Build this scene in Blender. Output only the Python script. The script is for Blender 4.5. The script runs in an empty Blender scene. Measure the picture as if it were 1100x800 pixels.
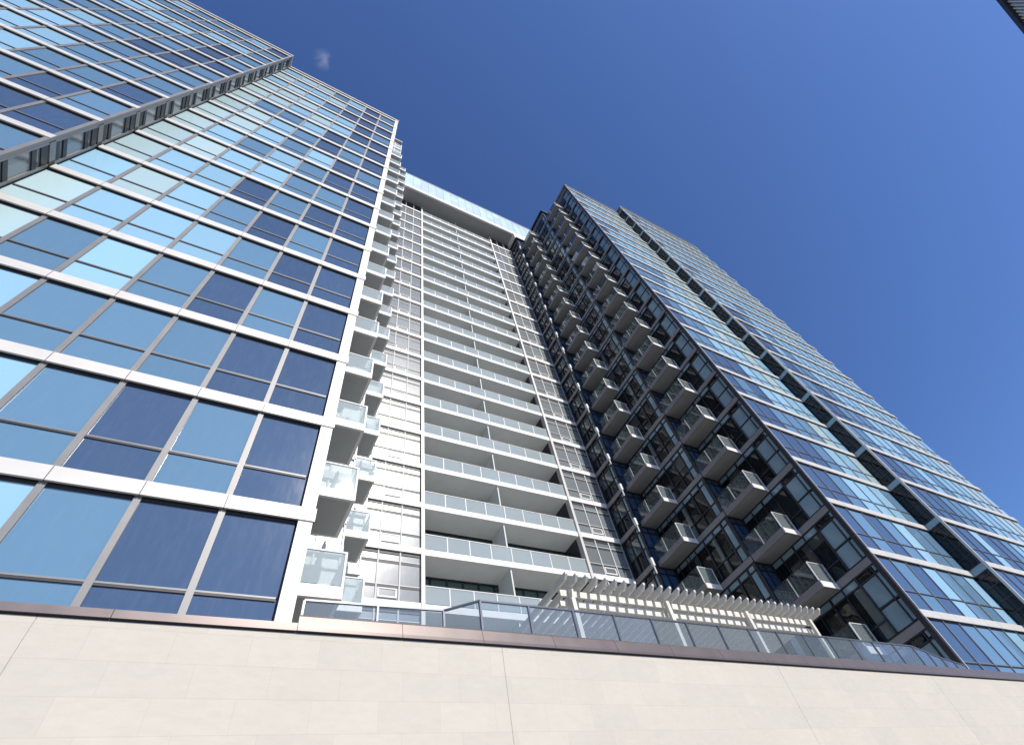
import bpy, math, random
from mathutils import Matrix, Vector
random.seed(11)
S = bpy.context.scene
COL = S.collection

# ------------------------------------------------------------------ camera (eye at the origin, ground 1.6 m below)
CR = ((0.8583048, -0.4718274, -0.2017220), (0.2969845, 0.7773413, -0.5545636), (0.4184652, 0.4160763, 0.8073211))
F, CX, CY = 542.31, 588.16, 386.5
GZ = -1.6
cam = bpy.data.cameras.new("camera"); camo = bpy.data.objects.new("camera", cam); COL.objects.link(camo)
cam.sensor_width = 36; cam.lens = F / 1100 * 36
cam.shift_x = -(CX - 550) / 1100; cam.shift_y = (CY - 400) / 1100
cam.clip_start = 0.05; cam.clip_end = 4000
r, d, f = (Vector(v).normalized() for v in CR)
m = Matrix(((r.x, -d.x, -f.x), (r.y, -d.y, -f.y), (r.z, -d.z, -f.z)))
camo.matrix_world = m.to_4x4()
S.camera = camo

def proj(p):
    c = [sum(CR[i][j] * p[j] for j in range(3)) for i in range(3)]
    if c[2] <= 0.01: return None
    return (CX + F * c[0] / c[2], CY + F * c[1] / c[2])

# ------------------------------------------------------------------ materials
def newmat(name):
    m = bpy.data.materials.new(name); m.use_nodes = True
    nt = m.node_tree; b = nt.nodes["Principled BSDF"]
    return m, nt, b

def node(nt, t, **kw):
    n = nt.nodes.new(t)
    for k, v in kw.items():
        if k in n.inputs.keys(): n.inputs[k].default_value = v
        else: setattr(n, k, v)
    return n

def solid(name, col, rough=0.5, metal=0.0, var=0.06, scale=3.0, bump=0.0, ior=1.45, island=0.0, streak=0.0):
    m, nt, b = newmat(name)
    b.inputs['Roughness'].default_value = rough; b.inputs['Metallic'].default_value = metal; b.inputs['IOR'].default_value = ior
    g = nt.nodes.new('ShaderNodeNewGeometry')
    mp = nt.nodes.new('ShaderNodeMapping'); mp.inputs['Scale'].default_value = (1, 1, 0.35 if streak else 1)
    nt.links.new(g.outputs['Position'], mp.inputs['Vector'])
    n = nt.nodes.new('ShaderNodeTexNoise'); n.inputs['Scale'].default_value = scale; n.inputs['Detail'].default_value = 6
    nt.links.new(mp.outputs['Vector'], n.inputs['Vector'])
    r1 = nt.nodes.new('ShaderNodeMapRange'); r1.inputs['From Min'].default_value = .3; r1.inputs['From Max'].default_value = .7
    r1.inputs['To Min'].default_value = 1 - var; r1.inputs['To Max'].default_value = 1 + var
    nt.links.new(n.outputs['Fac'], r1.inputs['Value'])
    r2 = nt.nodes.new('ShaderNodeMapRange'); r2.inputs['To Min'].default_value = 1 - island; r2.inputs['To Max'].default_value = 1 + island
    nt.links.new(g.outputs['Random Per Island'], r2.inputs['Value'])
    mu = nt.nodes.new('ShaderNodeMath'); mu.operation = 'MULTIPLY'
    nt.links.new(r1.outputs['Result'], mu.inputs[0]); nt.links.new(r2.outputs['Result'], mu.inputs[1])
    vm = nt.nodes.new('ShaderNodeVectorMath'); vm.operation = 'SCALE'; vm.inputs[0].default_value = col[:3]
    nt.links.new(mu.outputs[0], vm.inputs['Scale']); nt.links.new(vm.outputs[0], b.inputs['Base Color'])
    rr = nt.nodes.new('ShaderNodeMapRange'); rr.inputs['To Min'].default_value = max(0, rough - .06); rr.inputs['To Max'].default_value = min(1, rough + .06)
    nt.links.new(n.outputs['Fac'], rr.inputs['Value']); nt.links.new(rr.outputs['Result'], b.inputs['Roughness'])
    if bump:
        bn = nt.nodes.new('ShaderNodeBump'); bn.inputs['Strength'].default_value = bump; bn.inputs['Distance'].default_value = .02
        nt.links.new(n.outputs['Fac'], bn.inputs['Height']); nt.links.new(bn.outputs['Normal'], b.inputs['Normal'])
    return m

def glass(name, col, rough=0.05, ior=2.0, var=0.10, dust=0.015, wave=0.05, island=0.05, dustcol=(.45, .48, .5)):
    """opaque coated pane: tinted body under a mirror-like face, faint dust, slightly wavy, each pane a little different"""
    m, nt, b = newmat(name)
    b.inputs['IOR'].default_value = ior
    g = nt.nodes.new('ShaderNodeNewGeometry')
    mp = nt.nodes.new('ShaderNodeMapping'); mp.inputs['Scale'].default_value = (2.6, 2.6, .5)
    nt.links.new(g.outputs['Position'], mp.inputs['Vector'])
    n = nt.nodes.new('ShaderNodeTexNoise'); n.inputs['Scale'].default_value = 3.0; n.inputs['Detail'].default_value = 8; n.inputs['Roughness'].default_value = .65
    nt.links.new(mp.outputs['Vector'], n.inputs['Vector'])
    r2 = nt.nodes.new('ShaderNodeMapRange'); r2.inputs['To Min'].default_value = 1 - island; r2.inputs['To Max'].default_value = 1 + island
    nt.links.new(g.outputs['Random Per Island'], r2.inputs['Value'])
    oi = nt.nodes.new('ShaderNodeObjectInfo')
    r3 = nt.nodes.new('ShaderNodeMapRange'); r3.inputs['To Min'].default_value = 1 - var; r3.inputs['To Max'].default_value = 1 + var
    nt.links.new(oi.outputs['Random'], r3.inputs['Value'])
    mu = nt.nodes.new('ShaderNodeMath'); mu.operation = 'MULTIPLY'
    nt.links.new(r2.outputs['Result'], mu.inputs[0]); nt.links.new(r3.outputs['Result'], mu.inputs[1])
    vm = nt.nodes.new('ShaderNodeVectorMath'); vm.operation = 'SCALE'; vm.inputs[0].default_value = col[:3]
    nt.links.new(mu.outputs[0], vm.inputs['Scale'])
    mx = nt.nodes.new('ShaderNodeMix'); mx.data_type = 'RGBA'
    dr = nt.nodes.new('ShaderNodeMapRange'); dr.inputs['From Min'].default_value = .45; dr.inputs['From Max'].default_value = .8
    dr.inputs['To Min'].default_value = 0; dr.inputs['To Max'].default_value = dust * 2.5
    nt.links.new(n.outputs['Fac'], dr.inputs['Value']); nt.links.new(dr.outputs['Result'], mx.inputs['Factor'])
    nt.links.new(vm.outputs[0], mx.inputs[6]); mx.inputs[7].default_value = (*dustcol, 1)
    nt.links.new(mx.outputs[2], b.inputs['Base Color'])
    rr = nt.nodes.new('ShaderNodeMapRange'); rr.inputs['From Min'].default_value = .35; rr.inputs['From Max'].default_value = .75
    rr.inputs['To Min'].default_value = rough; rr.inputs['To Max'].default_value = rough + dust * 1.2
    nt.links.new(n.outputs['Fac'], rr.inputs['Value']); nt.links.new(rr.outputs['Result'], b.inputs['Roughness'])
    if wave:
        n2 = nt.nodes.new('ShaderNodeTexNoise'); n2.inputs['Scale'].default_value = .9; n2.inputs['Detail'].default_value = 1
        nt.links.new(g.outputs['Position'], n2.inputs['Vector'])
        bn = nt.nodes.new('ShaderNodeBump'); bn.inputs['Strength'].default_value = wave; bn.inputs['Distance'].default_value = .12
        nt.links.new(n2.outputs['Fac'], bn.inputs['Height']); nt.links.new(bn.outputs['Normal'], b.inputs['Normal'])
    return m

def thin_glass(name, tint=(.9, .95, .95), frost=0.3, body=(.7, .75, .75), ior=1.5, rough=.08):
    """real see-through pane: clear + a share of milky body + mirror by Fresnel"""
    m, nt, b = newmat(name); nt.nodes.remove(b)
    out = nt.nodes['Material Output']
    tr = nt.nodes.new('ShaderNodeBsdfTransparent'); tr.inputs['Color'].default_value = (*tint, 1)
    df = nt.nodes.new('ShaderNodeBsdfDiffuse'); df.inputs['Color'].default_value = (*body, 1)
    tl = nt.nodes.new('ShaderNodeBsdfTranslucent'); tl.inputs['Color'].default_value = (*body, 1)
    m0 = nt.nodes.new('ShaderNodeMixShader'); m0.inputs[0].default_value = .35
    nt.links.new(df.outputs[0], m0.inputs[1]); nt.links.new(tl.outputs[0], m0.inputs[2])
    m1 = nt.nodes.new('ShaderNodeMixShader'); m1.inputs[0].default_value = frost
    nt.links.new(tr.outputs[0], m1.inputs[1]); nt.links.new(m0.outputs[0], m1.inputs[2])
    gl = nt.nodes.new('ShaderNodeBsdfGlossy'); gl.inputs['Roughness'].default_value = rough
    fr = nt.nodes.new('ShaderNodeFresnel'); fr.inputs['IOR'].default_value = ior
    m2 = nt.nodes.new('ShaderNodeMixShader')
    gg = nt.nodes.new('ShaderNodeNewGeometry'); io = nt.nodes.new('ShaderNodeMapRange')     # same mirror from both faces of the pane
    io.inputs['To Min'].default_value = ior; io.inputs['To Max'].default_value = 1 / ior
    nt.links.new(gg.outputs['Backfacing'], io.inputs['Value']); nt.links.new(io.outputs['Result'], fr.inputs['IOR'])
    nt.links.new(fr.outputs[0], m2.inputs[0]); nt.links.new(m1.outputs[0], m2.inputs[1]); nt.links.new(gl.outputs[0], m2.inputs[2])
    nt.links.new(m2.outputs[0], out.inputs['Surface'])
    return m

def stone_mat():
    m, nt, b = newmat("stone_cladding")
    g = nt.nodes.new('ShaderNodeNewGeometry')
    sx = nt.nodes.new('ShaderNodeSeparateXYZ'); cx = nt.nodes.new('ShaderNodeCombineXYZ')
    nt.links.new(g.outputs['Position'], sx.inputs[0]); nt.links.new(sx.outputs['X'], cx.inputs['X']); nt.links.new(sx.outputs['Z'], cx.inputs['Y'])
    br = nt.nodes.new('ShaderNodeTexBrick'); br.inputs['Scale'].default_value = 1
    br.inputs['Brick Width'].default_value = .98; br.inputs['Row Height'].default_value = .43; br.inputs['Mortar Size'].default_value = .003
    br.inputs['Mortar Smooth'].default_value = .3; br.offset = .37; br.inputs['Bias'].default_value = 0
    br.inputs['Color1'].default_value = (.485, .445, .375, 1); br.inputs['Color2'].default_value = (.455, .420, .355, 1)
    br.inputs['Mortar'].default_value = (.405, .365, .31, 1)
    nt.links.new(cx.outputs[0], br.inputs['Vector'])
    n = nt.nodes.new('ShaderNodeTexNoise'); n.inputs['Scale'].default_value = 1.1; n.inputs['Detail'].default_value = 10; n.inputs['Roughness'].default_value = .7
    nt.links.new(g.outputs['Position'], n.inputs['Vector'])
    n2 = nt.nodes.new('ShaderNodeTexNoise'); n2.inputs['Scale'].default_value = 9; n2.inputs['Detail'].default_value = 8
    mp = nt.nodes.new('ShaderNodeMapping'); mp.inputs['Scale'].default_value = (.6, 1, 1.3)
    nt.links.new(g.outputs['Position'], mp.inputs['Vector']); nt.links.new(mp.outputs[0], n2.inputs['Vector'])
    a = nt.nodes.new('ShaderNodeMath'); a.operation = 'ADD'; nt.links.new(n.outputs['Fac'], a.inputs[0]); nt.links.new(n2.outputs['Fac'], a.inputs[1])
    r1 = nt.nodes.new('ShaderNodeMapRange'); r1.inputs['From Min'].default_value = .6; r1.inputs['From Max'].default_value = 1.4
    r1.inputs['To Min'].default_value = .95; r1.inputs['To Max'].default_value = 1.05
    nt.links.new(a.outputs[0], r1.inputs['Value'])
    vm = nt.nodes.new('ShaderNodeVectorMath'); vm.operation = 'SCALE'
    nt.links.new(br.outputs['Color'], vm.inputs[0]); nt.links.new(r1.outputs['Result'], vm.inputs['Scale'])
    nt.links.new(vm.outputs[0], b.inputs['Base Color']); b.inputs['Roughness'].default_value = .75
    bn = nt.nodes.new('ShaderNodeBump'); bn.inputs['Strength'].default_value = .25; bn.inputs['Distance'].default_value = .01
    nt.links.new(a.outputs[0], bn.inputs['Height']); nt.links.new(bn.outputs['Normal'], b.inputs['Normal'])
    return m

M = {}
M['panel'] = solid('white_metal_panel', (.53, .505, .465), .45, .05, .05, 1.5, island=.02)
M['white'] = solid('white_paint', (.68, .665, .64), .5, 0, .05, 1.2, streak=1)
M['soffit'] = solid('painted_soffit', (.40, .41, .40), .7, 0, .06, .8)
M['alu'] = solid('aluminium_mullion', (.19, .185, .18), .42, .15, .05, 2)
M['soffD'] = solid('roof_soffit', (.30, .315, .31), .7, 0, .06, .8)
M['soffC'] = solid('balcony_soffit', (.74, .76, .74), .7, 0, .05, .8)
M['black'] = solid('black_gasket_and_shade', (.02, .02, .024), .5, 0, .1, 3)  # gaskets and dark bars, also shade painted under bands and transoms
M['darkmetal'] = solid('dark_bronze_metal', (.035, .035, .045), .35, .3, .1, 3)
M['greyband'] = solid('grey_metal_band', (.225, .215, .225), .45, .2, .06, 2)
M['core'] = solid('tower_core', (.12, .12, .13), .8, 0, .1, .5)
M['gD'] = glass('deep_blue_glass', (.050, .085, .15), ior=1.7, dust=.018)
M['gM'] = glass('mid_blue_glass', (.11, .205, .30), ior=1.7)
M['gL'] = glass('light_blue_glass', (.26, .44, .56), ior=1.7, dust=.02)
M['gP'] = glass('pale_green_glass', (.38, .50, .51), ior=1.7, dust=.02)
M['gBlack'] = glass('dark_clear_glass', (.006, .008, .010), rough=.02, ior=1.42, var=.5, island=.5, wave=.12, dust=.01)
M['gSlate'] = glass('slate_blue_glass', (.20, .30, .36), rough=.06, ior=1.5, var=.1, island=.12, wave=.08)
M['gStep'] = glass('blue_side_glass', (.03, .075, .16), rough=.04, ior=1.8, var=.2, island=.2)
M['gGrey'] = glass('grey_strip_glass', (.155, .17, .175), rough=.20, ior=1.75, var=.12, island=.15, wave=.03)
M['gPale'] = glass('pale_parapet_glass', (.58, .72, .78), rough=.12, ior=1.7, island=.1)
M['gCourt'] = glass('pale_frosted_glass', (.36, .42, .43), rough=.35, ior=1.5, island=.1, wave=0)
M['gRoom'] = glass('balcony_door_glass', (.05, .09, .10), rough=.04, ior=1.7, island=.3)
M['railW'] = thin_glass('frosted_rail_glass', (.88, .93, .93), .50, (.62, .68, .69), rough=.02)
M['railE'] = thin_glass('end_rail_glass', (.85, .9, .9), .25, (.5, .55, .55))
M['railD'] = thin_glass('clear_rail_glass', (.72, .82, .85), .05, (.45, .52, .55), rough=.03)
M['railP'] = thin_glass('blue_rail_glass', (.88, .92, .94), .16, (.45, .52, .58), rough=.03)
M['stone'] = stone_mat()
M['coping'] = solid('brown_grey_metal', (.17, .138, .126), .36, .4, .05, 2)
M['pergola'] = solid('cream_painted_timber', (.60, .57, .50), .6, 0, .08, 5, bump=.1)
M['deck'] = solid('terrace_paving', (.36, .35, .33), .8, 0, .1, 1)
M['ground'] = solid('plaza_paving', (.30, .29, .28), .85, 0, .12, .4)
M['handrail'] = solid('steel_handrail', (.15, .16, .18), .35, .5, .05, 3)
M['concrete'] = solid('pale_concrete', (.55, .55, .53), .7, 0, .08, .6)

# ------------------------------------------------------------------ mesh helpers
class MB:
    def __init__(s): s.v = []; s.f = []; s.m = []; s.mats = []
    def mi(s, k):
        if k not in s.mats: s.mats.append(k)
        return s.mats.index(k)
    def box(s, x0, x1, y0, y1, z0, z1, k):
        if x1 < x0: x0, x1 = x1, x0
        if y1 < y0: y0, y1 = y1, y0
        if z1 < z0: z0, z1 = z1, z0
        b = len(s.v)
        s.v += [(x0,y0,z0),(x1,y0,z0),(x1,y1,z0),(x0,y1,z0),(x0,y0,z1),(x1,y0,z1),(x1,y1,z1),(x0,y1,z1)]
        for q in ((0,3,2,1),(4,5,6,7),(0,1,5,4),(1,2,6,5),(2,3,7,6),(3,0,4,7)):
            s.f.append(tuple(b + i for i in q)); s.m.append(s.mi(k))
    def prism(s, pts, x0, x1, k):
        """profile in (y, z) swept along x"""
        n = len(pts); b = len(s.v)
        s.v += [(x0, y, z) for y, z in pts] + [(x1, y, z) for y, z in pts]
        for i in range(n):
            j = (i + 1) % n; s.f.append((b+i, b+j, b+n+j, b+n+i)); s.m.append(s.mi(k))
        s.f.append(tuple(b + i for i in range(n))[::-1]); s.m.append(s.mi(k))
        s.f.append(tuple(b + n + i for i in range(n))); s.m.append(s.mi(k))
    def bar(s, a, c, w, h, k, up=(0, 0, 1)):
        """rectangular bar from a to c (any direction)"""
        a = Vector(a); c = Vector(c); t = (c - a).normalized(); u = Vector(up); sd = t.cross(u).normalized(); u = sd.cross(t).normalized()
        b = len(s.v)
        for p in (a, c):
            for sx, sz in ((-1,-1),(1,-1),(1,1),(-1,1)): s.v.append(tuple(p + sd*sx*w/2 + u*sz*h/2))
        for q in ((0,1,2,3),(7,6,5,4),(0,4,5,1),(1,5,6,2),(2,6,7,3),(3,7,4,0)):
            s.f.append(tuple(b + i for i in q)); s.m.append(s.mi(k))
    def mesh(s, name):
        me = bpy.data.meshes.new(name); me.from_pydata(s.v, [], s.f)
        for k in s.mats: me.materials.append(M[k])
        me.polygons.foreach_set('material_index', s.m); me.update()
        return me
    def build(s, name, parent=None, loc=(0, 0, 0)):
        return link(name, s.mesh(name), parent, loc)

def split_build(mb, name, parent):
    """one part per box collected in mb"""
    for i in range(0, len(mb.v) // 8):
        q = MB(); q.v = mb.v[8*i:8*i+8]; q.f = [tuple(k - 8*i for k in f) for f in mb.f[6*i:6*i+6]]; q.mats = mb.mats; q.m = mb.m[6*i:6*i+6]
        used = q.m[0]; q.mats = [mb.mats[used]]; q.m = [0] * 6
        last = q.build(name, parent)
    return last

def link(name, me, parent=None, loc=(0, 0, 0)):
    o = bpy.data.objects.new(name, me); COL.objects.link(o)
    o.location = loc
    if parent is not None:
        o.parent = parent
        # parents are never rotated or scaled: keep world placement
        w = Vector((0, 0, 0)); p = parent
        while p is not None: w += p.location; p = p.parent
        o.location = Vector(loc) - w
    return o

def thing(name, label, cat, loc):
    o = bpy.data.objects.new(name, None); COL.objects.link(o); o.location = loc; o.empty_display_size = .5
    o['label'] = label; o['category'] = cat
    return o

def wpos(o):
    w = Vector((0, 0, 0))
    while o is not None: w += o.location; o = o.parent
    return w

def dup(o, parent, loc):
    """copy a part and its sub-parts to a new world place"""
    c = o.copy(); COL.objects.link(c); c.parent = parent
    c.location = Vector(loc) - wpos(parent)
    for ch in o.children:
        g = ch.copy(); COL.objects.link(g); g.parent = c
    return c

def quad_area(x0, x1, y, z0, z1):
    P = [proj(p) for p in ((x0,y,z0),(x1,y,z0),(x1,y,z1),(x0,y,z1))]
    if any(p is None for p in P): return 0
    c = [sum(p[i] for p in P) / 4 for i in (0, 1)]
    if not (-25 < c[0] < 1125 and -25 < c[1] < 740) or z1 / y < .59: return 0
    return abs(sum(P[i][0]*P[(i+1)%4][1] - P[(i+1)%4][0]*P[i][1] for i in range(4))) / 2

# ------------------------------------------------------------------ curtain-wall front shared by both towers
H = 3.17; ZB = 8.2; BT = .35            # storey height, underside of band 0, band thickness
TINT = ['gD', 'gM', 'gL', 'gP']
def win_mesh(mb, w, h, tint, x=0, y=0, z=0, mull=.12):
    """one window, local origin at its lower left: low pane, transom, tall pane, thin dark gasket above"""
    t = .97
    a, b = x + mull/2, x + w - mull/2
    mb.box(a - .02, b + .02, y + .115, y + .26, z, z + t, tint)
    mb.box(a, b, y + .085, y + .26, z + t, z + t + .035, 'alu')
    mb.box(a, b, y + .09, y + .26, z + t - .045, z + t, 'black')
    mb.box(a - .02, b + .02, y + .115, y + .26, z + t + .04, z + h - .07, tint)
    mb.box(a, b, y + .09, y + .26, z + h - .07, z + h, 'black')

def curtain(tower, xa, y, n, mod, zroof, kmin, pick, specs):
    """collect window specs; x runs from xa by n modules of mod (negative = leftwards)"""
    k = kmin
    while True:
        zb = ZB + H * k
        z0 = zb + BT; z1 = min(zb + H, zroof - .3)
        if z1 - z0 < .9: break
        for j in range(n):
            x0 = xa + mod * j if mod > 0 else xa + mod * (j + 1)
            specs.append((x0, abs(mod), y, z0, z1 - z0, pick(j, k)))
        k += 1

def build_windows(tower, specs, most=100):
    cache = {}
    specs = sorted(specs, key=lambda s: -quad_area(s[0], s[0] + s[1], s[2], s[3], s[3] + s[4]))
    for s in specs[:most]:
        x, w, y, z, h, t = s
        key = (round(w, 2), round(h, 2), t)
        if key not in cache:
            mb = MB(); win_mesh(mb, w, h, t); cache[key] = mb.mesh('window')
        link('window', cache[key], tower, (x, y, z))
    mb = MB()
    for x, w, y, z, h, t in specs[most:]: 
        if h > 1.3: win_mesh(mb, w, h, t, x, y, z)
        else:
            mb.box(x + .05, x + w - .05, y + .115, y + .26, z, z + h, t)
    if mb.v:
        o = mb.build('windows', tower); o['kind'] = 'stuff'

def bands(tower, x0, x1, y, joints, zroof, kmin, col='panel', ext=0.0):
    k = kmin; edges = [x0] + sorted(j for j in joints if x0 + .2 < j < x1 - .2) + [x1]
    mb = MB()
    for a, b in zip(edges[:-1], edges[1:]):
        mb.box(a + .008, b - .008, y, y + .05, 0, BT, col)
    mb.box(x0 + .01, x1 - .01, y + .02, y + .3, .004, BT - .012, 'black')
    mb.box(x0 + .02, x1 - .02, y + .10, y + .3, -.05, 0.01, 'black')  # gasket strip that also paints the band's shadow on the glass
    if ext: mb.box(x1 - .05, x1 + ext, y + .05, y + 2.4, .05, BT - .05, 'white')
    me = mb.mesh('slab_band')
    while ZB + H * k < zroof - 1.0:
        link('slab_band', me, tower, (0, 0, ZB + H * k)); k += 1

def mullions(tower, xs, y, z0, z1, k='alu', w=.125):
    for x in xs:
        mb = MB(); mb.box(-w/2, w/2, .07, .27, 0, z1 - z0, k)
        # small joint line down each face at every storey comes from the bands crossing in front
        mb.build('mullion', tower, (x, y, z0))

# ================================================================== LEFT TOWER
LT = thing('glass_tower', 'tall blue glass tower at the left with a notched corner strip and white floor bands', 'tower', (-12, 16, GZ))
ZR_L, ZR = 60.25, 76.4
XN = -9.3
mb = MB()
mb.box(-26, XN - .12, 9.30, 15, GZ, ZR_L - .25, 'core'); mb.box(XN - .12, 1.05, 10.27, 15.0, GZ, ZR_L - .25, 'core')
mb.box(-26, 1.10, 15.0, 26, GZ, ZR - .3, 'core'); mb.box(1.10, 2.80, 15.3, 26, GZ, ZR - .3, 'core'); mb.box(2.8, 4.75, 20.7, 26, GZ, ZR - .3, 'core')
split_build(mb, 'wall', LT)
pat = {-1: 'DDMLMLL', 0: 'DMDMLML', 1: 'DDMMMLM', 2: 'DMDMLMP', 3: 'DDMLLLP', 4: 'DMDMLPL', 5: 'DDMDLLP', 6: 'DMMLLPP', 7: 'DDMLMLP', 8: 'MDLMLPP'}
W = {'D': 0, 'M': 1, 'L': 2, 'P': 3}
rl = random.Random(5)
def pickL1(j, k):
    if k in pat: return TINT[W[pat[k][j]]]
    t = j / 6 + rl.uniform(-.4, .45) + .01 * k  # height term pales upper panes, painting in grazing-angle glare
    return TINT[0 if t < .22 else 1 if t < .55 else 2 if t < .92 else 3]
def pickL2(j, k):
    t = .14 + j * .11 + rl.uniform(-.32, .42) + .008 * k  # rows pale with height: glare put into the tint choice
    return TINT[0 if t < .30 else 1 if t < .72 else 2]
specs = []
MOD = 1.48
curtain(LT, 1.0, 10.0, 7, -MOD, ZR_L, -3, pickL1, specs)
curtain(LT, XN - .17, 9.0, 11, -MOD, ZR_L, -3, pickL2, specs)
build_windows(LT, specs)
j1 = [1.0 - MOD * i for i in range(1, 7)]; j2 = [XN - .17 - MOD * i for i in range(1, 11)]
bands(LT, XN + .01, 1.34, 10.0, j1, ZR_L, -3)
bands(LT, -26, XN, 9.0, j2, ZR_L, -3)
mullions(LT, j1, 10.0, GZ, ZR_L - .3); mullions(LT, j2, 9.0, GZ, ZR_L - .3)
mb = MB(); mb.box(1.0, 1.30, 10.03, 10.5, GZ, ZR_L - .2, 'panel'); mb.build('corner_column', LT)
mb = MB(); mb.box(XN - .14, XN - .003, 9.02, 9.14, GZ, ZR_L - .2, 'alu'); mb.build('corner_trim', LT)
mb = MB()
mb.box(XN + .02, 1.36, 9.98, 10.5, ZR_L - .3, ZR_L, 'panel'); mb.box(-26, XN, 8.98, 10.5, ZR_L - .3, ZR_L, 'panel')
mb.box(-26, 1.3, 10.6, 15.0, ZR_L - .24, ZR_L - .1, 'soffit'); split_build(mb, 'roof', LT)
mb = MB(); mb.box(-26, 3.05, 14.95, 26, ZR - .29, ZR, 'panel'); mb.box(3.06, 5.0, 20.35, 26, ZR - .29, ZR, 'panel'); split_build(mb, 'roof', LT)
# the narrow return of the notch: one panel per storey
mb = MB()
X = XN
mb.box(X - .12, X - .001, 9.20, 9.86, 0, BT, 'alu'); mb.box(X - .12, X - .01, 9.86, 10.12, 0, BT, 'black')

mb.box(X - .12, X - .06, 9.2, 10.2, BT, H, 'gGrey')
for a, b in ((.36, .62), (.84, 1.08), (2.25, 2.50), (2.74, 3.10)): mb.box(X - .09, X - .02, 9.22, 9.93, a, b, 'black')
mb.box(X - .09, X - .012, 9.13, 9.24, BT, H - .02, 'greyband'); mb.box(X - .09, X - .012, 9.93, 10.02, BT, H - .02, 'alu')
mb.box(X - .09, X - .03, 9.26, 9.93, 1.02, 1.07, 'alu')
me = mb.mesh('notch_panel')
k = -3
while ZB + H * k + H < ZR_L + 1.3:
    if ZB + H * (k + 1) < ZR_L: link('notch_panel', me, LT, (0, 0, ZB + H * k))
    k += 1
mb = MB(); mb.box(XN - .12, XN - .02, 9.2, 10.1, ZR_L - 1.2, ZR_L - .31, 'alu')
mb.build('notch_panel', LT)
# side and step walls toward the court
ZC = 17.47
def step_wall(tower, x0, x1, y, gl, frame, band, zt, name='window_wall', kmin=-3, zc=ZC, kmax=18):
    mb = MB(); w = x1 - x0
    mb.box(x0, x1, y - .02, y + .28, 0, .36, band)
    mb.box(x0 + .02, x1 - .02, y + .1, y + .16, .36, H - .0, gl)
    mb.box(x0, x1, y + .03, y + .2, 1.25, 1.31, frame); mb.box(x0, x1, y + .03, y + .2, H - .5, H - .44, frame)
    for q in (0, .48, .96): mb.box(x0 + q * w, x0 + q * w + .06, y + .03, y + .2, .36, H - .001, frame)
    me = mb.mesh(name)
    for k in range(kmin, kmax + 1):
        if zc + H * k < zt - .5: link(name, me, tower, (0, 0, zc + H * k))
step_wall(LT, 1.32, 3.05, 15.0, 'gCourt', 'white', 'white', ZR, kmax=17)
step_wall(LT, 3.07, 5.0, 20.4, 'gCourt', 'white', 'white', ZR, kmax=17)
for (xs, ya, yb, zt) in ((1.30, 10.5, 14.98, ZR_L - .3), (3.06, 15.3, 20.38, ZR - .3), (5.01, 20.7, 22.55, ZR - .3)):
    mb = MB()
    mb.box(xs - .4, xs - .08, ya, yb, GZ, zt, 'gRoom')
    k = -5
    while ZC + H * k + .4 < zt:
        mb.box(xs - .3, xs - .005, ya, yb, ZC + H * k, ZC + H * k + .36, 'greyband'); k += 1
    n = int((yb - ya) / 1.2) + 1
    for i in range(n + 1): mb.box(xs - .3, xs - .03, ya + (yb - ya - .08) * i / n, ya + (yb - ya - .08) * i / n + .08, GZ, zt, 'alu')
    mb.build('court_wall', LT)

def balcony_proto(tower, x0, x1, y0, y1, z, open_side, railmat, th=.34, face='white', side=1, mid=False, frame='white', endmat=None):
    """slab with its railing; side=+1: free side at x1, -1: free side at x0"""
    mb = MB(); w, dpt = x1 - x0, y1 - y0
    mb.box(0, w, 0, dpt, 0, th, face)
    mb.box(.1, w - .1, .1, dpt - .1, -.012, -.001, 'soffit')
    s = mb.build('balcony', tower, (x0, y0, z))
    g = MB(); hh = 1.0; e = .03
    fx = w - e if side > 0 else e
    g.box(.0, w, e - .006, e + .006, th + .04, th + hh, endmat or railmat)
    g.box(fx - .006, fx + .006, e, dpt, th + .04, th + hh, railmat)
    g.box(0, w, e - .025, e + .03, th + hh - .01, th + hh + .035, frame)
    g.box(fx - .027, fx + .027, e + .03, dpt, th + hh - .01, th + hh + .035, frame)
    g.box(fx - .03, fx + .03, e - .03, e + .03, th, th + hh - .01, frame)
    ox = .03 if side > 0 else w - .03
    g.box(ox - .025, ox + .025, e - .03, e + .03, th, th + hh - .01, frame)
    if mid: g.box(fx - .03, fx + .03, dpt * .56, dpt * .56 + .05, th, th + hh - .01, 'white')
    else: g.box(fx - .02, fx + .02, dpt * .5, dpt * .5 + .04, th, th + hh - .01, frame)
    g.build('railing', s, (x0, y0, z))
    return s
pA = balcony_proto(LT, 1.31, 2.66, 12.4, 14.2, ZC - 3 * H, 0, 'railW')
for k in range(-2, 13): dup(pA, LT, (1.31, 12.4, ZC + H * k))
pB = balcony_proto(LT, 3.07, 4.62, 18.0, 19.65, ZC - 3 * H, 0, 'railW')
for k in range(-2, 19): dup(pB, LT, (3.07, 18.0, ZC + H * k))

# ================================================================== CENTRE BLOCK
CB = thing('apartment_block', 'pale middle apartment block with wide stacked balconies between the two glass towers', 'building', (14, 24, GZ))
YC = 22.6
mb = MB()
mb.box(5.05, 25.0, 24.62, 32, GZ, 77.85, 'core'); mb.box(5.05, 8.60, 22.92, 24.62, GZ, 77.85, 'core'); mb.box(19.90, 25.0, 22.92, 24.62, GZ, 77.85, 'core')
split_build(mb, 'wall', CB)
for x0, x1 in ((8.60, 8.80), (19.74, 19.94)):
    mb = MB(); mb.box(x0, x1, YC - .1, YC + .34, GZ, 77.2, 'panel'); mb.build('column', CB)
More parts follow.
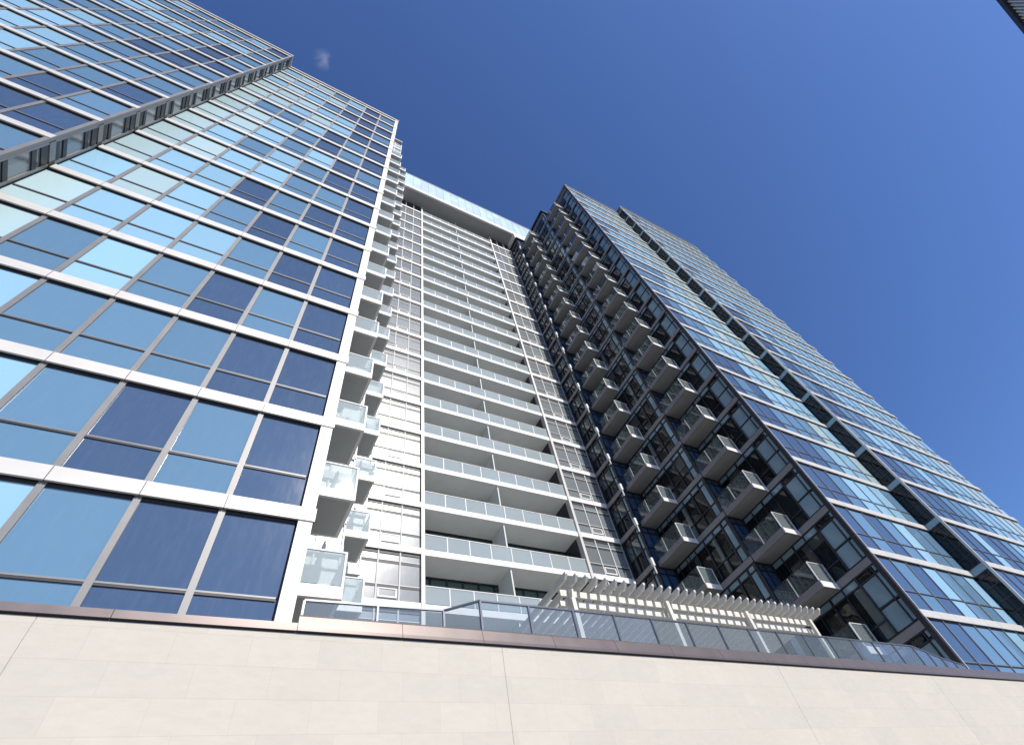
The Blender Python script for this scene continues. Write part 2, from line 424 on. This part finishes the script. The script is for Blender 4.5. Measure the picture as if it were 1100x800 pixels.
# central balconies
BX0, BX1 = 8.81, 19.73
def centre_balcony(z):
    mb = MB(); mb.box(0, BX1 - BX0, 0, 1.9, 0, .38, 'white'); mb.box(.01, BX1 - BX0 - .01, .06, 1.74, -.01, -.001, 'soffC')
    s = mb.build('balcony', CB, (BX0, YC, z))
    g = MB(); n = 8; w = (BX1 - BX0) / n
    for i in range(n):
        g.box(i * w + .03, (i + 1) * w - .03, .035, .05, .44, 1.34, 'railW')
        g.box(i * w - .025 if i else 0, i * w + .025, .02, .07, .38, 1.36, 'white')
    g.box(0, BX1 - BX0, .015, .075, 1.36, 1.40, 'white')
    g.build('railing', s, (BX0, YC, z))
    p = MB(); p.box(0, .07, .07, 1.62, .38, H - .012, 'soffC'); p.box(-.01, .08, 0, .07, .38, H - .012, 'concrete'); p.build('partition', s, (14.06, YC + .12, z))
    return s
CB0 = centre_balcony(ZC - 4 * H)
for k in range(-3, 19): dup(CB0, CB, (BX0, YC, ZC + H * k))
mb = MB()
mb.box(0, BX1 - BX0, .10, .16, 0, 2.78, 'gRoom')
for zz in (0.0, 2.08, 2.70): mb.box(0, BX1 - BX0, .02, .18, zz, zz + .085, 'darkmetal')
x = 0
while x < BX1 - BX0: mb.box(x, x + .08, .03, .17, .085, 2.70, 'darkmetal'); x += .99
me = mb.mesh('window_wall')
for k in range(-4, 18): link('window_wall', me, CB, (BX0, YC + 1.76, ZC + H * k + .385))
mb = MB()
mb.box(BX1 - .06, BX1 - .002, YC + .34, YC + 1.75, GZ, 77.8, 'darkmetal'); mb.box(BX0 + .002, BX0 + .06, YC + .34, YC + 1.75, GZ, 77.8, 'concrete')
split_build(mb, 'recess_wall', CB)
# window strips at both sides: three bays each
def strip_window(w, box):
    mb = MB(); e = .045
    mb.box(e, w - e, .07, .22, .0, 2.78, 'gGrey')
    mb.box(e, w - e, .035, .22, 2.60, 2.79, 'black')  # black bars here and below paint the shadow under band and transoms
    for zz, q in ((2.20, .15), (.84, .13)): mb.box(e, w - e, .055, .22, zz - q, zz, 'black'); mb.box(e, w - e, .04, .22, zz, zz + .03, 'white')
    if box:
        for a, b, c, d2 in ((.1, w - .1, .18, .26), (.1, w - .1, .62, .68), (.1, .17, .26, .62), (w - .17, w - .1, .26, .62)): mb.box(a, b, .045, .16, c, d2, 'white')
        mb.box(.1, w - .1, .05, .16, .12, .18, 'black')
    return mb.mesh('window')
sp = []
for x0, edges in ((5.05, (5.05, 6.35, 7.50, 8.60)), (19.94, (19.94, 21.06, 22.2, 23.35))):
    for i in range(3):
        for k in range(-4, 18): sp.append((edges[i], edges[i+1] - edges[i], YC, ZC + H * k + .385, 2.78, i == (1 if x0 < 10 else 1)))
    for e in edges[:3] if x0 < 10 else edges[1:]:
        mb = MB(); mb.box(-.035, .035, .02, .23, 0, 77.2 - GZ, 'concrete'); mb.build('mullion', CB, (e, YC, GZ))
    mb = MB()
    a, b = (5.05, 8.59) if x0 < 10 else (19.95, 23.38)
    mb.box(a, b, YC - .05, YC + .3, 0, .38, 'white')
    me = mb.mesh('slab_band')
    for k in range(-4, 19): link('slab_band', me, CB, (0, 0, ZC + H * k))
sp.sort(key=lambda s: -quad_area(s[0], s[0]+s[1], s[2], s[3], s[3]+s[4]))
cache = {}
for i, (x, w, y, z, h, bx) in enumerate(sp[:100]):
    key = (round(w, 2), bx)
    if key not in cache: cache[key] = strip_window(w, bx)
    link('window', cache[key], CB, (x, y, z))
mb = MB()
for (x, w, y, z, h, bx) in sp[100:]:
    mb.box(x + .045, x + w - .045, y + .07, y + .22, z, z + 2.78, 'gGrey')
    mb.box(x + .045, x + w - .045, y + .03, y + .22, z + 2.70, z + 2.79, 'black')  # black bars again paint the shadow under band and transoms
    for zz in (2.20, .84): mb.box(x + .045, x + w - .045, y + .055, y + .22, z + zz - .06, z + zz, 'black'); mb.box(x + .045, x + w - .045, y + .04, y + .22, z + zz, z + zz + .05, 'white')
o = mb.build('windows', CB); o['kind'] = 'stuff'
# plain black band under the roof and the projecting roof box
mb = MB()
for a, b in ((5.05, 8.6), (19.94, 23.3)):
    mb.box(a, b, YC + .2, YC + .32, ZC + H * 18 + .38, 77.88, 'black')
split_build(mb, 'black_band', CB)
PY0 = 20.62; PX0, PX1 = 5.35, 27.6
mb = MB()
mb.box(PX0, 23.3, PY0, 32, 77.9, 78.75, 'white'); mb.box(PX0 + .05, 27.5, PY0 + .12, 31.9, 78.75, 84.75, 'core')
mb.box(PX0 + .2, 23.2, PY0 + .25, YC + 2.0, 77.888, 77.9, 'soffD')
mb.box(23.301, PX1, PY0 + .0, 32, 76.45, 78.75, 'white')
ro = mb.build('roof', CB)
mb = MB(); nx = 18; w = (PX1 - PX0) / nx; rows = ((78.8, 80.7), (80.75, 82.65), (82.7, 84.6))
rp = random.Random(3)
for i in range(nx):
    for a, b in rows:
        mb.box(PX0 + i * w + .04, PX0 + (i + 1) * w - .04, PY0, PY0 + .06, a + .03, b - .03, 'gPale')
    mb.box(PX0 + i * w - .035, PX0 + i * w + .035, PY0 - .03, PY0 + .1, 78.75, 84.7, 'greyband')
for a, b in rows: mb.box(PX0, PX1, PY0 - .015, PY0 + .1, a - .05, a + .025, 'white')
mb.box(PX0, PX1, PY0 - .04, PY0 + .2, 84.62, 84.85, 'alu')
mb.build('roof_screen', ro)

# ================================================================== RIGHT TOWER
RT = thing('glass_tower', 'blue glass tower at the right, its shaded dark side wall full of small balconies', 'tower', (38, 16, GZ))
XR, XR2, XE = 26.37, 36.3, 52.62
mb = MB()
mb.box(XR + .30, XR2 + .15, 10.27, 30, GZ, ZR - .3, 'core'); mb.box(XR2 + .15, XE, 9.3, 30, GZ, ZR - .3, 'core')
mb.box(24.95 + .30, XR + .3, 15.3, 30, GZ, ZR - .3, 'core'); mb.box(23.6, 25.25, 20.75, 30, GZ, ZR - .3, 'core')
split_build(mb, 'wall', RT)
rr_ = random.Random(21)
patR = {-1: 'DDMMMLM', 0: 'DMDLMML', 1: 'DMDMLMM', 2: 'DDMLLLM'}
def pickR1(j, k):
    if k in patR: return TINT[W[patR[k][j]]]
    t = j / 6 + rr_.uniform(-.3, .3) + .03 * k  # upper rows shifted paler, glare painted as pane tint
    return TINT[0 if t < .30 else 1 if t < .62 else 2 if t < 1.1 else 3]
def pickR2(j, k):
    t = j / 11 + rr_.uniform(-.25, .25) + .028 * k  # same painted glare: paler tints with height
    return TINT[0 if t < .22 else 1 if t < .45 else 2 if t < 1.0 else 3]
specs = []
MR = (XR2 - 26.56) / 7
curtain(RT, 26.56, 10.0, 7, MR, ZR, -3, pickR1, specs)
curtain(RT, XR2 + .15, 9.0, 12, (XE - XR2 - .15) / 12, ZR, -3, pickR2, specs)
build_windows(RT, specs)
j1 = [26.56 + MR * i for i in range(1, 7)]; j2 = [XR2 + .15 + (XE - XR2 - .15) / 12 * i for i in range(1, 12)]
bands(RT, XR + .06, XR2 - .01, 10.0, j1, ZR, -3)
bands(RT, XR2 + .002, XE, 9.0, j2, ZR, -3, ext=.3)
mullions(RT, j1, 10.0, GZ, ZR - .3, w=.055, k='greyband'); mullions(RT, j2, 9.0, GZ, ZR - .3, w=.055, k='greyband')
mb = MB(); mb.box(XR + .002, XR + .13, 10.05, 10.30, GZ, ZR - .2, 'darkmetal'); mb.box(XR + .13, XR + .185, 10.01, 10.3, GZ, ZR - .2, 'panel'); mb.build('corner_column', RT)
mb = MB(); mb.box(XR2 + .005, XR2 + .14, 9.02, 9.16, GZ, ZR - .2, 'panel'); mb.build('corner_trim', RT)
mb = MB(); mb.box(XR + .02, XR2 - .01, 9.99, 29, ZR - .29, ZR, 'alu'); mb.box(XR2, XE + .1, 8.98, 29, ZR - .29, ZR, 'alu')
mb.box(24.95, XR + .01, 15.0, 29, ZR - .29, ZR - .02, 'darkmetal'); mb.box(23.3, 24.94, 20.4, 29, ZR - .5, ZR - .25, 'darkmetal')
split_build(mb, 'roof', RT)
# shaded notch return, one panel per storey
mb = MB(); X = XR2
mb.box(X + .001, X + .14, 9.17, 10.02, 0, BT, 'gSlate')
mb.box(X + .06, X + .12, 9.17, 10.2, BT, H, 'gBlack')
for a in (BT, .95, 1.6, 2.35, 2.9, 3.10): mb.box(X + .02, X + .12, 9.17, 10.1, a, a + .06, 'darkmetal')

mb.box(X + .03, X + .12, 9.55, 9.6, BT, H, 'darkmetal')
me = mb.mesh('notch_panel'); k = -3
while ZB + H * k + H < ZR + 2:
    link('notch_panel', me, RT, (0, 0, min(ZB + H * k, ZR - .3 - H))) if ZB + H * k + H <= ZR - .3 else None
    k += 1
# dark side wall, three bays stepping into the court
ZS = 17.35
M['gCurtain'] = glass('curtained_dark_glass', (.055, .06, .058), rough=.04, ior=1.45, island=.4)
M['gCurtainL'] = glass('pale_blind_glass', (.13, .15, .14), rough=.05, ior=1.45, island=.3)
def bay(y0, y1, x, layout, name='window_wall', rnd=None):
    mb = MB(); L = y1 - y0
    mb.box(x - .03, x + .28, y0, y1, 0, .34, 'greyband')                     # slab edge
    mb.box(x + .10, x + .16, y0, y1, .34, H, 'gBlack')
    t = H                                                                    # top = next slab underside
    for a in (.34, ): mb.box(x + .02, x + .2, y0, y1, a, a + .07, 'darkmetal')
    mb.box(x + .01, x + .2, y0, y1, t - .06, t - .001, 'darkmetal'); mb.box(x + .02, x + .2, y0, y1, t - .44, t - .37, 'darkmetal')
    for (a, b, z0, z1, mt) in layout['panes']:
        mb.box(x + .06, x + .12, y0 + a, y0 + b, t - z0, t - z1, mt)
    if rnd:
        ms = sorted(layout['mull'])
        for (a, w), (b, _w) in zip(ms[1:-1], ms[2:]):
            q = rnd.random()
            if b - a > .5 and q < .42:
                f = rnd.uniform(.25, .6); k_ = 'gCurtainL' if q < .08 else 'gCurtain'
                if rnd.random() < .5: mb.box(x + .07, x + .12, y0 + a + w, y0 + a + w + (b - a) * f, .45, t - .46, k_)
                else: mb.box(x + .07, x + .12, y0 + a + w, y0 + b, t - .5 - f * 1.6, t - .46, k_)
    for (a, w) in layout['mull']: mb.box(x - .01, x + .2, y0 + a, y0 + a + w, .41, t - .06, 'darkmetal')
    for (a, b, z) in layout['tran']: mb.box(x + .015, x + .2, y0 + a, y0 + b, t - z - .03, t - z + .03, 'darkmetal')
    return mb.mesh(name)
lay1 = dict(panes=[(.17, .45, .06, .30, 'gSlate'), (.22, .48, .44, 1.68, 'gSlate'), (.22, .48, 1.76, 2.70, 'gSlate'),
                   (.55, 1.42, .46, 1.60, 'gSlate'), (.55, 1.42, 1.72, 2.72, 'gSlate'),
                   (1.58, 2.40, .07, .36, 'gSlate'), (2.47, 3.22, .07, .36, 'gSlate'), (3.36, 4.95, .07, .36, 'gSlate')],
            mull=[(.0, .16), (.49, .06), (1.43, .08), (2.41, .05), (3.26, .07), (4.2, .05)], tran=[(.2, 1.43, 1.66), (1.5, 4.95, 2.1)])
lay2 = dict(panes=[(.20, .62, .09, .36, 'gSlate'), (.20, .62, .46, 1.88, 'gSlate'), (.20, .62, 2.02, 2.76, 'gSlate'),
                   (.80, 1.45, .09, .36, 'gSlate'), (1.55, 2.35, .09, .36, 'gSlate'), (2.45, 3.9, .09, .36, 'gSlate'), (4.0, 5.3, .09, .36, 'gSlate')],
            mull=[(.0, .16), (.66, .08), (1.47, .07), (2.37, .07), (3.3, .05), (4.2, .05), (4.95, .05)], tran=[(.2, 5.3, 1.95)])
lay3 = dict(panes=[(.12, .42, .09, .36, 'gSlate'), (.12, .42, .46, 1.6, 'gSlate'), (.12, .42, 1.7, 2.7, 'gSlate'), (.6, 1.9, .5, 1.6, 'gRoom')],
            mull=[(.0, .10), (.46, .08), (1.3, .06), (2.0, .08)], tran=[(.1, 2.1, 1.65)])
for (ya, yb, x, lay) in ((10.28, 15.0, XR, lay1), (15.0, 20.4, 24.95, lay2), (20.4, 22.5, 23.3, lay3)):
    if ya == 10.28:
        lay = dict(lay); lay['panes'] = [(a - .28 if a > .3 else .0 if a == .17 else .0, b - .28, c, e, g) for a, b, c, e, g in lay['panes']]
        lay['mull'] = [(max(0, a - .28), w) for a, w in lay['mull'][1:]]; lay['tran'] = [(max(0, a - .28), b - .3, z) for a, b, z in lay['tran']]
    rb = random.Random(int(x * 7)); mes = [bay(ya, yb, x, lay, rnd=rb) for _ in range(9)]
    for k in range(-4, 19):
        me = mes[rb.randrange(9)]
        z = ZS + H * k
        if z + H < ZR + .3: link('window_wall', me, RT, (0, 0, z))
# step faces toward the front
def face(x0, x1, y):
    mb = MB(); w = x1 - x0
    mb.box(x0 + .01, x1, y - .02, y + .28, 0, .34, 'darkmetal')
    mb.box(x0, x1, y + .08, y + .14, .34, H, 'gStep')
    for a in (.34, 1.45, H - .5, H - .07): mb.box(x0, x1, y + .0, y + .2, a, a + .065, 'darkmetal')
    for q in (.0, .48, .95): mb.box(x0 + q * w, x0 + q * w + .07, y - .01, y + .2, .34, H - .01, 'darkmetal')
    return mb.mesh('glazed_return')
for x0, x1, y in ((24.93, XR + .02, 15.0), (23.3, 24.93, 20.4)):
    me = face(x0, x1, y)
    for k in range(-4, 18): link('glazed_return', me, RT, (0, 0, ZS + H * k))
mb = MB(); mb.box(23.10, 23.27, 20.30, 20.48, -.02, .55, 'white'); mb.box(23.14, 23.20, 20.34, 20.42, -.55, -.02, 'white'); me = mb.mesh('sunlit_slab_cap')  # white pieces paint in the sunlit spots at the slab ends
for k in range(-4, 18): link('sunlit_slab_cap', me, RT, (0, 0, ZS + H * k))
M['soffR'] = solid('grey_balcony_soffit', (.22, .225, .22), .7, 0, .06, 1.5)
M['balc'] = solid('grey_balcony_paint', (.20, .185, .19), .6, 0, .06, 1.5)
def right_balcony(x0, x1, y0, y1, z):
    mb = MB(); w, dp = x1 - x0, y1 - y0; th = .36
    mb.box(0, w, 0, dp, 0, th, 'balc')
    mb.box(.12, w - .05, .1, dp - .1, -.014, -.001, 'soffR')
    mb.box(0.05, w - .0, -.02, -.001, .02, th - .02, 'white')  # front end of the grey slab painted white for sunlight on it
    s = mb.build('balcony', RT, (x0, y0, z))
    g = MB(); hh = 1.02
    g.box(.02, .035, .03, dp, th + .03, th + hh, 'railD'); g.box(.03, w - .03, .02, .035, th + .03, th + hh, 'railE')
    g.box(.0, .05, .0, dp, th + hh, th + hh + .03, 'darkmetal'); g.box(.05, w, .0, .05, th + hh, th + hh + .03, 'white')
    g.box(.0, .05, -.005, .045, th, th + hh, 'white'); g.box(w - .06, w - .02, .0, .05, th, th + hh, 'white')
    g.box(.0, .045, dp * .56, dp * .56 + .045, th, th + hh, 'white')
    g.build('railing', s, (x0, y0, z))
    return s
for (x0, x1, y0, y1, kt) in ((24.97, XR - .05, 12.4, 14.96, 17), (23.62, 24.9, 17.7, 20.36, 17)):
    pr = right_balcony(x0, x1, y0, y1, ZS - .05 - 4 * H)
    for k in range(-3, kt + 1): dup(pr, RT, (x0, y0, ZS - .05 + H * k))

# ================================================================== PODIUM
YW = 8.5
PW = thing('podium_wall', 'long pale stone clad podium wall with a brown metal coping along its top', 'wall', (0, 9, GZ))
joints = [-60, -44.6, -37.4, -30.6, -23.4, -16.2, -9.1, -1.97, 4.81, 12.5, 19.6, 26.8, 34, 41.2, 48.4, 55.6, 80]
for a, b in zip(joints[:-1], joints[1:]):
    mb = MB(); mb.box(a + .003, b - .003, YW, YW + .2, GZ, 4.82, 'stone'); mb.build('stone_panel', PW)
mb = MB(); mb.box(-60, 80, YW + .02, YW + .5, GZ, 4.86, 'concrete'); mb.build('backing_wall', PW)
def coping(a, b, prof, k='coping'):
    mb = MB(); mb.prism(prof, a + .004, b - .004, k); mb.build('coping', PW)
low = [(8.46, 4.845), (8.46, 4.965), (8.50, 4.985), (8.9, 4.985), (8.9, 4.845)]
high = [(8.455, 4.845), (8.455, 4.90), (8.50, 5.10), (8.56, 5.16), (8.9, 5.16), (8.9, 4.845)]
x = -60
while x < 1.2: coping(x, min(x + 2.45, 1.2), low); x += 2.45
xs = [1.2, 2.9, 4.43] 
while xs[-1] < 78: xs.append(xs[-1] + (1.55 if xs[-1] < 30 else 4))
for a, b in zip(xs[:-1], xs[1:]): coping(a, b, high)
mb = MB(); mb.box(-60, 80, YW - .012, YW + .3, 4.825, 4.845, 'black'); mb.build('shadow_gap', PW)
mb = MB(); mb.box(-60, 80, YW + .45, 24.6, 4.55, 4.82, 'deck'); o = mb.build('terrace'); o['kind'] = 'structure'
mb = MB(); mb.box(-900, 900, -900, 900, GZ - .3, GZ, 'ground'); o = mb.build('ground'); o['kind'] = 'structure'

# glass balustrade on the podium
GB = thing('glass_balustrade', 'clear glass balustrade with slim steel posts standing on the podium edge', 'railing', (10, 9, 4.82))
path = [(1.35, 9.33), (4.0, 9.25), (4.6, 8.80), (20.4, 8.76), (23.0, 9.25), (25.3, 9.60)]
ZT = 5.90
for i, ((xa, ya), (xb, yb)) in enumerate(zip(path[:-1], path[1:])):
    mb = MB(); mb.bar((xa, ya, ZT), (xb, yb, ZT), .05, .035, 'handrail'); mb.build('handrail', GB)
    L = math.hypot(xb - xa, yb - ya); n = max(1, round(L / 1.15))
    ux, uy = (xb - xa) / L, (yb - ya) / L
    for q in range(n):
        t0, t1 = L * q / n + .03, L * (q + 1) / n - .03
        mb = MB(); mb.bar((xa + ux * t0, ya + uy * t0, 5.47), (xa + ux * t1, ya + uy * t1, 5.47), .012, .80, 'railP'); mb.build('glass_panel', GB)
        px, py = xa + ux * L * q / n, ya + uy * L * q / n
        mb = MB(); mb.box(px - .02, px + .02, py - .03, py + .03, 4.82, ZT - .018, 'handrail'); mb.build('post', GB)
mb = MB(); mb.box(25.28, 25.32, 9.57, 9.63, 4.82, ZT - .018, 'handrail'); mb.build('post', GB)

# pergola on the terrace
PG = thing('pergola', 'cream timber pergola with many slats standing on the terrace behind the glass balustrade', 'pergola', (15, 13, 4.82))
for x in (9.35, 13.3, 17.25, 21.0):
    for y in (11.82, 15.1):
        mb = MB(); mb.box(x - .07, x + .07, y - .06, y + .06, 4.82, 8.63 if y < 13 else 8.36, 'pergola'); mb.build('post', PG)
for (y0, y1, z0, z1) in ((11.89, 11.98, 8.44, 8.64), (12.00, 12.09, 8.18, 8.385), (15.0, 15.06, 8.36, 8.64), (15.14, 15.2, 8.36, 8.64)):
    mb = MB(); mb.box(9.0, 21.25, y0, y1, z0, z1, 'pergola'); mb.build('beam', PG)
mb = MB(); mb.prism([(11.30, 8.78), (11.42, 8.65), (15.7, 8.65), (15.8, 8.78), (15.8, 8.86), (11.30, 8.86)], -.042, .042, 'pergola')
me = mb.mesh('slat')
for i in range(33): link('slat', me, PG, (8.95 + i * .385, 0, 0))

LT['group'] = RT['group'] = 'blue glass towers on both sides of the court'

# ================================================================== far office tower behind the viewer's right shoulder
OT = thing('office_tower', 'distant dark office tower with thin vertical ribs cut off by the upper right corner', 'tower', (128, -72, GZ))
mb = MB(); mb.box(104, 152, -84, -60.5, GZ, 108.3, 'gStep'); mb.build('wall', OT)
mb = MB(); mb.box(103.6, 152.4, -84.4, -59.6, 108.3, 109.6, 'black'); mb.build('roof', OT)
mb = MB(); mb.box(-.22, .22, -.4, .3, 0, 108.3 - GZ, 'panel'); me = mb.mesh('rib')
for i in range(40): link('rib', me, OT, (104.4 + i * 1.2, -60.5, GZ))

# ================================================================== sky and sun
SD = Vector((.185, -1.0, .92)).normalized()
sun = bpy.data.lights.new('sun', 'SUN'); so = bpy.data.objects.new('sun', sun); COL.objects.link(so)
sun.energy = 4.2; sun.angle = math.radians(.53); sun.color = (1, .95, .87)
so.rotation_euler = SD.to_track_quat('Z', 'Y').to_euler()
w = bpy.data.worlds.new('World'); S.world = w; w.use_nodes = True
nt = w.node_tree; bg = nt.nodes['Background']; bg.inputs['Strength'].default_value = .085
sky = nt.nodes.new('ShaderNodeTexSky'); sky.sky_type = 'NISHITA'; sky.sun_disc = False
sky.sun_elevation = math.asin(SD.z); sky.sun_rotation = math.atan2(SD.x, SD.y)
sky.air_density = 1.0; sky.dust_density = .4; sky.ozone_density = 4.0; sky.altitude = 100
# one faint wisp of cloud high up
tc = nt.nodes.new('ShaderNodeTexCoord')
cd = Vector((-.855, 1, 7.5)).normalized()
dt = nt.nodes.new('ShaderNodeVectorMath'); dt.operation = 'DISTANCE'; dt.inputs[1].default_value = cd
nt.links.new(tc.outputs['Generated'], dt.inputs[0])
mr = nt.nodes.new('ShaderNodeMapRange'); mr.inputs['From Min'].default_value = 0; mr.inputs['From Max'].default_value = .017; mr.inputs['To Min'].default_value = 1; mr.inputs['To Max'].default_value = 0
nt.links.new(dt.outputs['Value'], mr.inputs['Value'])
ns = nt.nodes.new('ShaderNodeTexNoise'); ns.inputs['Scale'].default_value = 38; ns.inputs['Detail'].default_value = 5; ns.inputs['Distortion'].default_value = .6
nt.links.new(tc.outputs['Generated'], ns.inputs['Vector'])
m2 = nt.nodes.new('ShaderNodeMapRange'); m2.inputs['From Min'].default_value = .5; m2.inputs['From Max'].default_value = 1.0
nt.links.new(ns.outputs['Fac'], m2.inputs['Value'])
mm = nt.nodes.new('ShaderNodeMath'); mm.operation = 'MULTIPLY'; m2.inputs['To Max'].default_value = .55; nt.links.new(mr.outputs['Result'], mm.inputs[0]); nt.links.new(m2.outputs['Result'], mm.inputs[1])
mx = nt.nodes.new('ShaderNodeMix'); mx.data_type = 'RGBA'; nt.links.new(mm.outputs[0], mx.inputs['Factor'])
gm = nt.nodes.new('ShaderNodeGamma'); gm.inputs['Gamma'].default_value = 1.12
nt.links.new(sky.outputs[0], gm.inputs['Color'])
ti = nt.nodes.new('ShaderNodeVectorMath'); ti.operation = 'MULTIPLY'; ti.inputs[1].default_value = (.80, .92, 1.17)
nt.links.new(gm.outputs['Color'], ti.inputs[0]); nt.links.new(ti.outputs[0], mx.inputs[6]); mx.inputs[7].default_value = (8, 8.3, 8.8, 1)
nt.links.new(mx.outputs[2], bg.inputs['Color'])

S.view_settings.view_transform = 'Standard'; S.view_settings.look = 'None'; S.view_settings.gamma = 1; S.view_settings.exposure = 0.4
S.render.engine = 'CYCLES'
S.cycles.max_bounces = 8; S.cycles.transparent_max_bounces = 12; S.cycles.sample_clamp_indirect = 6
